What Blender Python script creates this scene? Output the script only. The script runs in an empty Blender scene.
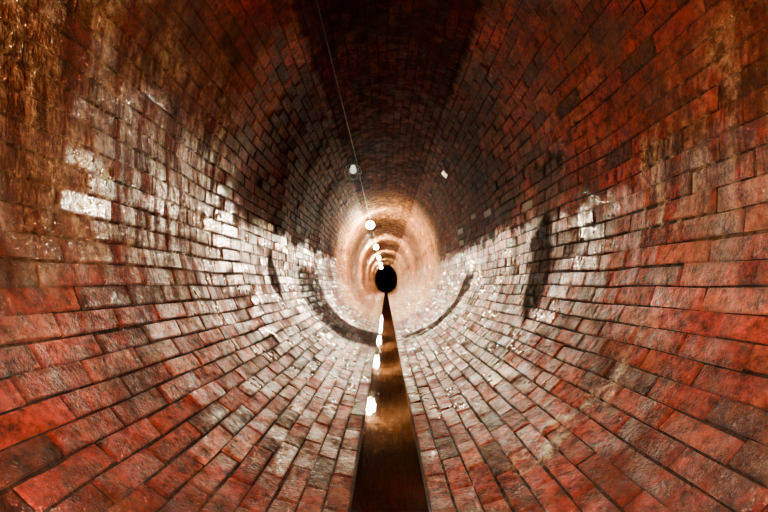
import bpy, numpy as np, math
from mathutils import Vector
rng = np.random.default_rng(7)
scn = bpy.context.scene
F = 420.0

# ---------------- section profile (half, right side) ----------------
CZ=0.30; R=1.0; HW=0.124; ZS=0.55; B=1.20
th=np.linspace(math.asin(HW/R), math.pi/2, 200)
p1=np.stack([R*np.sin(th), CZ-R*np.cos(th)],1)
p2=np.stack([np.full(20,R), np.linspace(CZ,ZS,22)[1:-1]],1)
ph=np.linspace(0, math.pi/2, 240)
p3=np.stack([R*np.cos(ph), ZS+B*np.sin(ph)],1)
P=np.concatenate([p1,p2,p3]); 
seg=np.linalg.norm(np.diff(P,axis=0),axis=1)
SL=np.concatenate([[0],np.cumsum(seg)]); L=SL[-1]
T=np.gradient(P,axis=0); T/=np.linalg.norm(T,axis=1)[:,None]
def prof(s):
    x=np.interp(s,SL,P[:,0]); z=np.interp(s,SL,P[:,1])
    tx=np.interp(s,SL,T[:,0]); tz=np.interp(s,SL,T[:,1])
    return x,z,-tz,tx
def und(s,y,side):
    w=np.clip((L-s)/L,0,1); q=1.7*side*w
    u=L-s
    base=(.010*np.sin(5.3*y+1.2*np.sin(1.7*u)+q)+.009*np.sin(2.9*y+2.1*u+q)+.006*np.sin(9.1*y-1.3*u+2*q))
    base=base*(1-.55*np.clip((s-1.9)/.8,0,1))
    far=np.clip((y-7)/3,0,1)*.030*np.sin(4.1*y+.6*np.sin(.9*y)+.3*q)
    return (base+far)*np.clip(s/.4,0.15,1)
def to3(s,y,n,side):
    x,z,nx,nz=prof(s)
    d=n+und(s,y,side)
    return np.stack([side*(x+nx*d), y, z+nz*d],-1)

N=45; PITCH=L/N; BL=0.235
Y0,Y1=-2.6,58.0

def make_part(courses, side):
    VS=[];FS=[];COL=[];AT=[]
    base=0
    for i in courses:
        off=(i%2)*0.5+rng.uniform(-.08,.08)
        ys=np.arange(Y0+off*BL, Y1, BL); n=len(ys)
        wob=.004*np.sin(ys*1.3+i*.2)
        s0=(i+.5)*PITCH+wob+rng.normal(0,.0013,n)
        hy=(BL-.0105)/2+rng.normal(0,.0018,n); hs=(PITCH-.0078)/2+rng.normal(0,.001,n)
        rad=np.clip(rng.normal(0,.0016,n),-.0022,.0035); ty=np.clip(rng.normal(0,.011,n),-.018,.018); ts=np.clip(rng.normal(0,.034,n),-.05,.05)
        cs=np.array([[-1,-1],[1,-1],[1,1],[-1,1]])
        V=np.zeros((n,12,3))
        for k in range(12):
            c=cs[k%4]; lvl=k//4
            ins=[.0045,0,0][lvl]; dep=[0,-.0030,-.018][lvl]
            jy=rng.normal(0,.0020,n) if lvl<2 else 0; js=rng.normal(0,.0018,n) if lvl<2 else 0
            dy=c[0]*(hy-ins)+jy; ds=c[1]*(hs-ins)+js
            s=s0+ds; y=ys+dy
            V[:,k]=to3(s,y,dep+rad+ty*dy*(lvl<2)+ts*ds*(lvl<2),side)
        VS.append(V.reshape(-1,3))
        idx=base+np.arange(n)[:,None]*12
        fl=[[0,1,2,3]]+[[4+a,4+b,b,a] for a,b in ((0,1),(1,2),(2,3),(3,0))]+[[8+a,8+b,4+b,4+a] for a,b in ((0,1),(1,2),(2,3),(3,0))]
        fl=np.array(fl)
        if side<0: fl=fl[:,::-1]
        FS.append((idx[:,None,:]+fl[None]).reshape(-1,4))
        r=rng.random(n); g=rng.random(n)
        c1=np.array([.44,.032,.011]); c2=np.array([.21,.020,.009]); c3=np.array([.48,.072,.026]); c4=np.array([.11,.019,.009])
        c=c1+(c2-c1)*r[:,None]
        c=np.where((g>.80)[:,None], c3*(.8+.3*r[:,None]), c)
        c=np.where((g<.09)[:,None], c4, c)
        COL.append(np.repeat(c,12,axis=0))
        AT.append(np.repeat(rng.random(n),12))
        base+=n*12
    V=np.concatenate(VS);Fq=np.concatenate(FS);C=np.concatenate(COL);A=np.concatenate(AT)
    nb=len(Fq)
    sg=np.linspace(min(courses)*PITCH,(max(courses)+1)*PITCH,len(courses)*2+1)
    yg=np.arange(Y0,Y1+.01,.12)
    SG,YG=np.meshgrid(sg,yg)
    M=to3(SG.ravel(),YG.ravel(),-.0090,side)
    a,b=len(yg),len(sg)
    ii=(np.arange(a-1)[:,None]*b+np.arange(b-1)[None]).ravel()
    mf=np.stack([ii,ii+b,ii+b+1,ii+1],1)
    if side<0: mf=mf[:,::-1]
    mf=mf+len(V)
    V=np.concatenate([V,M]);Fq=np.concatenate([Fq,mf])
    C=np.concatenate([C,np.tile([.040,.014,.008],(len(M),1))]); A=np.concatenate([A,np.full(len(M),.5)])
    return V,Fq,C,A,nb

def add_mesh(name,parts,mats):
    V=[];Fa=[];C=[];A=[];MI=[];b=0
    for (v,f,c,a,nb) in parts:
        V.append(v);Fa.append(f+b);C.append(c);A.append(a)
        mi=np.ones(len(f),int); mi[:nb]=0; MI.append(mi); b+=len(v)
    V=np.concatenate(V);Fa=np.concatenate(Fa);C=np.concatenate(C);A=np.concatenate(A);MI=np.concatenate(MI)
    me=bpy.data.meshes.new(name)
    me.vertices.add(len(V)); me.vertices.foreach_set("co",V.ravel())
    me.loops.add(len(Fa)*4); me.loops.foreach_set("vertex_index",Fa.ravel().astype(np.int32))
    me.polygons.add(len(Fa)); me.polygons.foreach_set("loop_start",(np.arange(len(Fa))*4).astype(np.int32))
    me.polygons.foreach_set("material_index",MI.astype(np.int32))
    me.polygons.foreach_set("use_smooth",(MI==1))
    for m in mats: me.materials.append(m)
    me.update(calc_edges=True)
    ca=me.attributes.new("brick_col",'FLOAT_COLOR','POINT'); ca.data.foreach_set("color",np.concatenate([C,np.ones((len(C),1))],1).ravel())
    at=me.attributes.new("rnd",'FLOAT','POINT'); at.data.foreach_set("value",A.astype(np.float32))
    ob=bpy.data.objects.new(name,me); scn.collection.objects.link(ob); return ob

# ---------------- materials ----------------
def nm(name):
    m=bpy.data.materials.new(name); m.use_nodes=True
    return m,m.node_tree.nodes,m.node_tree.links,m.node_tree.nodes["Principled BSDF"]
class G:
    def __init__(s,nt): s.n=nt.nodes; s.l=nt.links
    def put(s,sock,v):
        if hasattr(v,'is_output'): s.l.new(v,sock)
        else: sock.default_value=v
    def math(s,op,a,b=0.0,clamp=False):
        m=s.n.new("ShaderNodeMath"); m.operation=op; m.use_clamp=clamp; s.put(m.inputs[0],a); s.put(m.inputs[1],b); return m.outputs[0]
    def mul(s,*a):
        r=a[0]
        for b in a[1:]: r=s.math('MULTIPLY',r,b)
        return r
    def add(s,a,b): return s.math('ADD',a,b)
    def sub(s,a,b): return s.math('SUBTRACT',a,b)
    def attr(s,name,col=False):
        a=s.n.new("ShaderNodeAttribute"); a.attribute_name=name; return a.outputs["Color" if col else "Fac"]
    def noise(s,vec,scale,detail=4,rough=.6):
        t=s.n.new("ShaderNodeTexNoise"); s.l.new(vec,t.inputs["Vector"]); t.inputs["Scale"].default_value=scale; t.inputs["Detail"].default_value=detail; t.inputs["Roughness"].default_value=rough; return t.outputs["Fac"]
    def ramp(s,f,a,b,smooth=False):
        r=s.n.new("ShaderNodeMapRange"); s.put(r.inputs[0],f); r.inputs[1].default_value=a; r.inputs[2].default_value=b
        if smooth: r.interpolation_type='SMOOTHSTEP'
        return r.outputs[0]
    def box(s,v,a,b,e):
        return s.mul(s.ramp(v,a-e,a+e,True), s.sub(1.0,s.ramp(v,b-e,b+e,True)))
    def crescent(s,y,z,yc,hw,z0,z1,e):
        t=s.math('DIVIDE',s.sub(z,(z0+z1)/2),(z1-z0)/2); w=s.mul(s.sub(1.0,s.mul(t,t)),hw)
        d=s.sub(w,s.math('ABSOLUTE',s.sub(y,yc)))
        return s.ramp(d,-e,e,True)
    def mix(s,f,a,b,mode='MIX'):
        m=s.n.new("ShaderNodeMix"); m.data_type='RGBA'; m.blend_type=mode; s.put(m.inputs[0],f); s.put(m.inputs[6],a); s.put(m.inputs[7],b); return m.outputs[2]
def brickmat(name,mortar=False):
    m,n,l,bs=nm(name); g=G(m.node_tree)
    tc=n.new("ShaderNodeTexCoord"); co=tc.outputs["Object"]
    mp=n.new("ShaderNodeMapping"); mp.inputs["Scale"].default_value=(1,1,.2); l.new(co,mp.inputs[0])
    sx=n.new("ShaderNodeSeparateXYZ"); l.new(co,sx.inputs[0]); X,Y,Z=sx.outputs
    col=g.attr("brick_col",True); rnd=g.attr("rnd")
    n1=g.noise(co,26,4,.72); n2=g.noise(co,2.3,4); n3=g.noise(mp.outputs[0],10,5,.7); n4=g.noise(co,100,2,.75); n5=g.noise(co,5.5,4,.65)
    wob=g.mul(g.sub(n5,.5),.5)
    ys=g.add(Y,wob); zs=g.add(Z,wob)
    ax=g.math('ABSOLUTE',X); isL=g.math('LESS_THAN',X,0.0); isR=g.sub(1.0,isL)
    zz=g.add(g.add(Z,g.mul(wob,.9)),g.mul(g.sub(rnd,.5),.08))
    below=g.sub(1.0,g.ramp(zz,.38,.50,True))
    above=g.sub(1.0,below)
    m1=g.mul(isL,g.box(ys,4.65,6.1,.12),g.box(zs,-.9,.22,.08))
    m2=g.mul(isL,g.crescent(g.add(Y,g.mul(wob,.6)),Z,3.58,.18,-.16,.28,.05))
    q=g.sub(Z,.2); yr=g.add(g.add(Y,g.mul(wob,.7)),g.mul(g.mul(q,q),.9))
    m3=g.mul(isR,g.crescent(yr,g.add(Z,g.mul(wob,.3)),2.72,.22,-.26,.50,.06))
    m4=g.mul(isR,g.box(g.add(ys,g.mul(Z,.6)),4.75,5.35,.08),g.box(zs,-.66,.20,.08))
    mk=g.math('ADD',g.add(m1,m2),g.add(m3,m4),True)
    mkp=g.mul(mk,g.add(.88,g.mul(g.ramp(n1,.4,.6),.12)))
    deep=g.ramp(Y,35.5,38,True)  # lining painted black past the last lamp, standing in for unlit tunnel
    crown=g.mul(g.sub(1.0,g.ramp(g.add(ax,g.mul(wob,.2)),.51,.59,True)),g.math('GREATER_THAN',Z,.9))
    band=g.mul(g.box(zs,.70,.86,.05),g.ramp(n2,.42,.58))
    mid=g.mul(g.ramp(g.add(Y,g.mul(wob,2.0)),2.1,4.0,True),g.sub(1.0,g.ramp(Y,7.6,9.0,True)),above)  # upper walls darkened between near and far lamps: missing light put into colour
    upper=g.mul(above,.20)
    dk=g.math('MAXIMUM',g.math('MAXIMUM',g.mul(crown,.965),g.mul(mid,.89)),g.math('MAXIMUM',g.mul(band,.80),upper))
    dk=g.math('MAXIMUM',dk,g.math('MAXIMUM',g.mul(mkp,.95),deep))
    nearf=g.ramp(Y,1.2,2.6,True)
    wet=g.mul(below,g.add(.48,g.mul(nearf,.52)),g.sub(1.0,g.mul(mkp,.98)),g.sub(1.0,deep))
    d1=g.mul(isL,g.box(ys,.8,2.5,.3),g.box(zs,.12,1.05,.18),1.0)
    d2=g.mul(isR,g.box(g.add(Y,g.mul(wob,.4)),1.46,1.66,.03),g.box(zs,.18,.56,.05),2.4)
    d3=g.mul(isR,g.box(ys,.8,1.45,.15),g.box(zs,.25,.8,.15),.7)
    d4=g.mul(isR,g.box(g.add(g.sub(Y,g.mul(g.sub(ax,.65),.25)),g.mul(wob,.3)),1.41,1.53,.025),g.box(ax,.40,.86,.05),g.math('LESS_THAN',Z,.2),1.6)
    far_glow=g.ramp(Y,7.2,9.0,True)
    dep=g.math('ADD',g.add(g.add(d1,d2),g.add(d3,d4)),g.mul(far_glow,.7),True)  # stain patches, plus far lamp glow painted with the same cream
    c=g.mix(1.0,col,g.mix(g.ramp(n1,.34,.66),(.20,.17,.17,1),(1.5,1.5,1.45,1)),'MULTIPLY')
    c=g.mix(g.mul(g.ramp(n2,.44,.62),.78),c,(.042,.013,.006,1))
    c=g.mix(g.mul(g.ramp(n5,.54,.70),.42),c,(.26,.095,.032,1))
    gr=g.mul(g.add(g.mul(isL,g.box(ys,.5,3.2,.5),g.box(zs,.0,1.25,.25)),g.mul(isR,g.box(ys,.5,1.5,.4),g.box(zs,.5,1.1,.2),.6)),.62)
    c=g.mix(gr,c,g.mix(g.ramp(n3,.35,.65),(.050,.017,.006,1),(.26,.088,.024,1)))
    c=g.mix(g.mul(far_glow,.75),c,g.mix(g.ramp(n5,.35,.65),(.16,.055,.015,1),(.58,.29,.10,1)))  # warm lamp glow of the far stretch put into the brick colour
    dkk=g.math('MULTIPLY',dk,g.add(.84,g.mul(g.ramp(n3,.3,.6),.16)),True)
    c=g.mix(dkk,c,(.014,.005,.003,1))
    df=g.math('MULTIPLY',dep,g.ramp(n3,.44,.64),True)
    dep_glow_c=g.mix(g.ramp(n1,.42,.62),(.18,.062,.017,1),(.64,.37,.15,1))
    c=g.mix(g.mul(df,g.sub(1.0,deep)),c,dep_glow_c)
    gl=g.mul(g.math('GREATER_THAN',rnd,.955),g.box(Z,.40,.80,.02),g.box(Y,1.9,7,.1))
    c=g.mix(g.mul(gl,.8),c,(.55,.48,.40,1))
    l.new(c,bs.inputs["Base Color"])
    streak=g.ramp(n3,.38,.60)
    dl=g.mul(isL,g.box(ys,1.2,2.6,.2),g.box(zs,.3,.75,.12),.75)
    perb=g.add(.45,g.mul(rnd,.80))
    lessfar=g.sub(1.0,g.mul(g.ramp(Y,5.0,9.0,True),.55))
    film=g.math('ADD',g.mul(wet,g.add(.22,g.mul(streak,.78)),perb,lessfar),g.mul(dl,streak),True)
    ro=g.sub(.80,g.mul(film,.64)); ro=g.math('ADD',ro,g.mul(g.sub(n1,.5),.30),True)
    if mortar: ro=.75
    g.put(bs.inputs["Roughness"],ro)
    sp=g.add(.08,g.mul(film,.80)); sp=g.math('MULTIPLY',sp,g.sub(1.0,g.mul(dkk,1.08)),True)
    if mortar: sp=g.mul(sp,.4)
    g.put(bs.inputs["Specular IOR Level"],sp)
    l.new(g.mul(film,.80 if not mortar else .05),bs.inputs["Coat Weight"]); bs.inputs["Coat Roughness"].default_value=.07 if not mortar else .4
    b1=n.new("ShaderNodeBump"); b1.inputs["Strength"].default_value=1.0; b1.inputs["Distance"].default_value=.024
    h=g.add(n1,g.mul(n4,.40)); h=g.add(h,g.mul(df,.5))
    l.new(h,b1.inputs["Height"]); l.new(b1.outputs[0],bs.inputs["Normal"])
    l.new(b1.outputs[0],bs.inputs["Coat Normal"])
    return m
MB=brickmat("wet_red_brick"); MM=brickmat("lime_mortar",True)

iF=int(.95/PITCH)
xs=np.array([prof((i+.5)*PITCH)[0] for i in range(N)]); zs=np.array([prof((i+.5)*PITCH)[1] for i in range(N)])
iC=[i for i in range(N) if zs[i]>1 and xs[i]<.58][0]
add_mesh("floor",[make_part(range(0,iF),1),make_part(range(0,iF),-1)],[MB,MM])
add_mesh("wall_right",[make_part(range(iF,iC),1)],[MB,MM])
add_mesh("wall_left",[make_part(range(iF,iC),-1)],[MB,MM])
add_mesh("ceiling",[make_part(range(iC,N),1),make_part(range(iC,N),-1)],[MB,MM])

def simple(name,col,rough,metal=0,em=None,es=0):
    m,n,l,bs=nm(name); g=G(m.node_tree)
    tc=n.new("ShaderNodeTexCoord"); ns=g.noise(tc.outputs["Object"],30,4)
    c=g.mix(g.ramp(ns,.3,.7),tuple(.7*v for v in col)+(1,),tuple(col)+(1,)); l.new(c,bs.inputs["Base Color"])
    bs.inputs["Roughness"].default_value=rough; bs.inputs["Metallic"].default_value=metal
    if em:
        bs.inputs["Emission Color"].default_value=em+(1,); bs.inputs["Emission Strength"].default_value=es
        m.cycles.emission_sampling='NONE'
    return m
def pymesh(name,v,f,mat,smooth=False):
    me=bpy.data.meshes.new(name); me.from_pydata(v,[],f); me.materials.append(mat); me.update()
    for p in me.polygons: p.use_smooth=smooth
    ob=bpy.data.objects.new(name,me); scn.collection.objects.link(ob); return ob

# channel trough under the water
mt=simple("silt_covered_brick",(.03,.015,.01),.6)
zb=CZ-math.sqrt(R*R-HW*HW)
v=[];f=[]
yl=list(np.arange(Y0,Y1+.1,1.0))
pr=[(-HW-.012,zb-.006),(-HW,zb-.018),(-HW+.006,-.80),(HW-.006,-.80),(HW,zb-.018),(HW+.012,zb-.006)]
for y in yl:
    for (x,z) in pr: v.append((x,y,z))
for i in range(len(yl)-1):
    for k in range(5): a=i*6+k; f.append((a,a+1,a+7,a+6))
pymesh("channel_trough",v,f,mt)
# water
mw,n,l,bs=nm("still_water"); g=G(mw.node_tree)
bs.inputs["Base Color"].default_value=(.030,.008,.004,1); bs.inputs["Roughness"].default_value=.03; bs.inputs["IOR"].default_value=1.38
tc=n.new("ShaderNodeTexCoord"); b=n.new("ShaderNodeBump"); b.inputs["Strength"].default_value=.09; b.inputs["Distance"].default_value=.008
l.new(g.noise(tc.outputs["Object"],8,3),b.inputs["Height"]); l.new(b.outputs[0],bs.inputs["Normal"])
v=[];f=[]
for y in yl: v+=[(-HW-.004,y,-.715),(HW+.004,y,-.715)]
for i in range(len(yl)-1): f.append((2*i,2*i+1,2*i+3,2*i+2))
pymesh("water",v,f,mw)

# bulkhead far end; unlit distance put into its near-black colour
full=[(x,z) for x,z in P[::12]]; 
ring=full+[(-x,z) for x,z in full[::-1]]
k=1.05
v=[(x*k,Y1-.1,(z-.5)*k+.5) for x,z in ring]
pymesh("wall_back",v,[tuple(range(len(v)))],simple("unlit_end_brick",(.01,.006,.005),.9))

# ---------------- festoon lamps ----------------
m_sock=simple("black_rubber",(.02,.02,.02),.5)
m_guard=simple("galvanised_wire",(.4,.4,.38),.4,1)
m_on=simple("lit_bulb_glass",(.9,.8,.6),.3,0,(1,.86,.64),2200)
m_off=simple("unlit_bulb_glow",(.85,.83,.75),.25,0,(1,.9,.75),1.2)  # unlit bulb; faint emission added so its glass reads white
def revolve(name,prof_,mat,seg=20):
    v=[];f=[]
    for (r,z) in prof_:
        for k in range(seg):
            a=2*math.pi*k/seg; v.append((r*math.cos(a),r*math.sin(a),z))
    for i in range(len(prof_)-1):
        for k in range(seg):
            a=i*seg+k;b_=i*seg+(k+1)%seg; f.append((a,b_,b_+seg,a+seg))
    return pymesh(name,v,f,mat,True)
def lamp(x,y,z,on,power):
    e=bpy.data.objects.new("festoon_lamp",None); scn.collection.objects.link(e); e.location=(x,y,z); e.empty_display_size=.1
    parts=[]
    kb=1.2 if on else .55
    parts.append(revolve("bulb",[(.001,-.092*kb),(.035*kb,-.083*kb),(.063*kb,-.060*kb),(.075*kb,-.025*kb),(.070*kb,.004),(.046*kb,.034),(.024,.050),(.018,.056)],m_on if on else m_off))
    parts.append(revolve("socket",[(.020,.05),(.026,.055),(.027,.10),(.020,.115),(.008,.125),(.001,.127)],m_sock))
    cu=bpy.data.curves.new("guard",'CURVE'); cu.dimensions='3D'; cu.bevel_depth=.0016; cu.materials.append(m_guard)
    for k in range(6):
        a=2*math.pi*k/6; sp=cu.splines.new('POLY'); pts=[(.028,.07),(.088,.03),(.108,-.03),(.080,-.10),(.0,-.135)]
        sp.points.add(len(pts)-1)
        for i,(r,zz) in enumerate(pts): sp.points[i].co=(r*math.cos(a),r*math.sin(a),zz,1)
    for (r,zz) in ((.088,.03),(.108,-.03)):
        sp=cu.splines.new('POLY'); sp.points.add(15); sp.use_cyclic_u=True
        for i in range(16): sp.points[i].co=(r*math.cos(i*math.pi/8),r*math.sin(i*math.pi/8),zz,1)
    go=bpy.data.objects.new("guard",cu); scn.collection.objects.link(go); parts.append(go)
    if on:
        li=bpy.data.lights.new("lamp_light",'POINT'); li.energy=power; li.color=(1,.69,.39); li.shadow_soft_size=.104
        lo=bpy.data.objects.new("lamp_light",li); scn.collection.objects.link(lo); lo.location=(0,0,-.025); parts.append(lo)
    for p in parts: p.parent=e
LX=-.38; LZ=1.43
ly=[5.2,9.8,15.5,21.5,28.0,34.0]
for i,y in enumerate(ly): lamp(LX-(.04 if i==0 else 0),y,LZ,i>0,[0,1900,1900,1500,1000,350][i])

cu=bpy.data.curves.new("power_cable",'CURVE'); cu.dimensions='3D'; cu.bevel_depth=.0032; cu.materials.append(m_sock)
pts=[]
knots=[-2.5]+ly+[39.0]
for a,b_ in zip(knots[:-1],knots[1:]):
    for t in np.linspace(0,1,12)[:-1]:
        pts.append((LX,a+(b_-a)*t,LZ+.127-.05*math.sin(math.pi*t)))
sp=cu.splines.new('POLY'); sp.points.add(len(pts)-1)
for i,p in enumerate(pts): sp.points[i].co=(*p,1)
co=bpy.data.objects.new("power_cable",cu); scn.collection.objects.link(co)

# small white chainage plate screwed to the right haunch
mpw=simple("white_enamel",(.8,.78,.72),.35)
import bmesh
from mathutils import Matrix
def plate(name,x,y,z,nx,nz,w,h,t):
    e=bpy.data.objects.new(name,None); scn.collection.objects.link(e)
    N_=Vector((nx,0,nz)).normalized(); U=Vector((0,1,0)); W=U.cross(N_)
    e.matrix_world=Matrix((( U.x,W.x,N_.x,x),(U.y,W.y,N_.y,y),(U.z,W.z,N_.z,z),(0,0,0,1)))
    bm=bmesh.new(); bmesh.ops.create_cube(bm,size=1); bmesh.ops.scale(bm,vec=(w,h,t),verts=bm.verts)
    bmesh.ops.bevel(bm,geom=[q for q in bm.edges],offset=.003,segments=2,affect='EDGES')
    me=bpy.data.meshes.new("plate"); bm.to_mesh(me); bm.free(); me.materials.append(mpw)
    o=bpy.data.objects.new("plate",me); scn.collection.objects.link(o); o.parent=e
    for sx_ in (-1,1):
        s_=revolve("screw",[(.001,t),(.005,t*.9),(.006,t*.4)],m_guard,10); s_.parent=e; s_.location=(sx_*w*.38,0,0)
plate("chainage_plate",.715,5.2,1.372,-.75,-.66,.14,.08,.012)

def wl(x,y,z,pw,col):
    e=bpy.data.objects.new("work_lamp",None); scn.collection.objects.link(e); e.location=(x,y,z)
    a=revolve("bulb",[(.001,-.05),(.03,-.04),(.04,0),(.03,.035),(.02,.05)],m_on); a.parent=e
    b_=revolve("socket",[(.02,.05),(.026,.055),(.026,.11),(.001,.115)],m_sock); b_.parent=e
    li=bpy.data.lights.new("work_light",'POINT'); li.energy=pw; li.color=col; li.shadow_soft_size=.06
    lo=bpy.data.objects.new("work_light",li); scn.collection.objects.link(lo); lo.parent=e
wl(0,-.40,.15,255,(1,.74,.48))

w=bpy.data.worlds.new("World"); scn.world=w; w.use_nodes=True
w.node_tree.nodes["Background"].inputs[0].default_value=(.01,.007,.005,1); w.node_tree.nodes["Background"].inputs[1].default_value=.3

cam=bpy.data.cameras.new("camera"); cam.lens=F/768*36; cam.sensor_width=36; cam.clip_start=.02; cam.clip_end=200
cam.shift_x=-2/768; cam.shift_y=29/768
c=bpy.data.objects.new("camera",cam); scn.collection.objects.link(c); c.location=(-.012,0,0); c.rotation_euler=(math.pi/2,0,0)
scn.camera=c
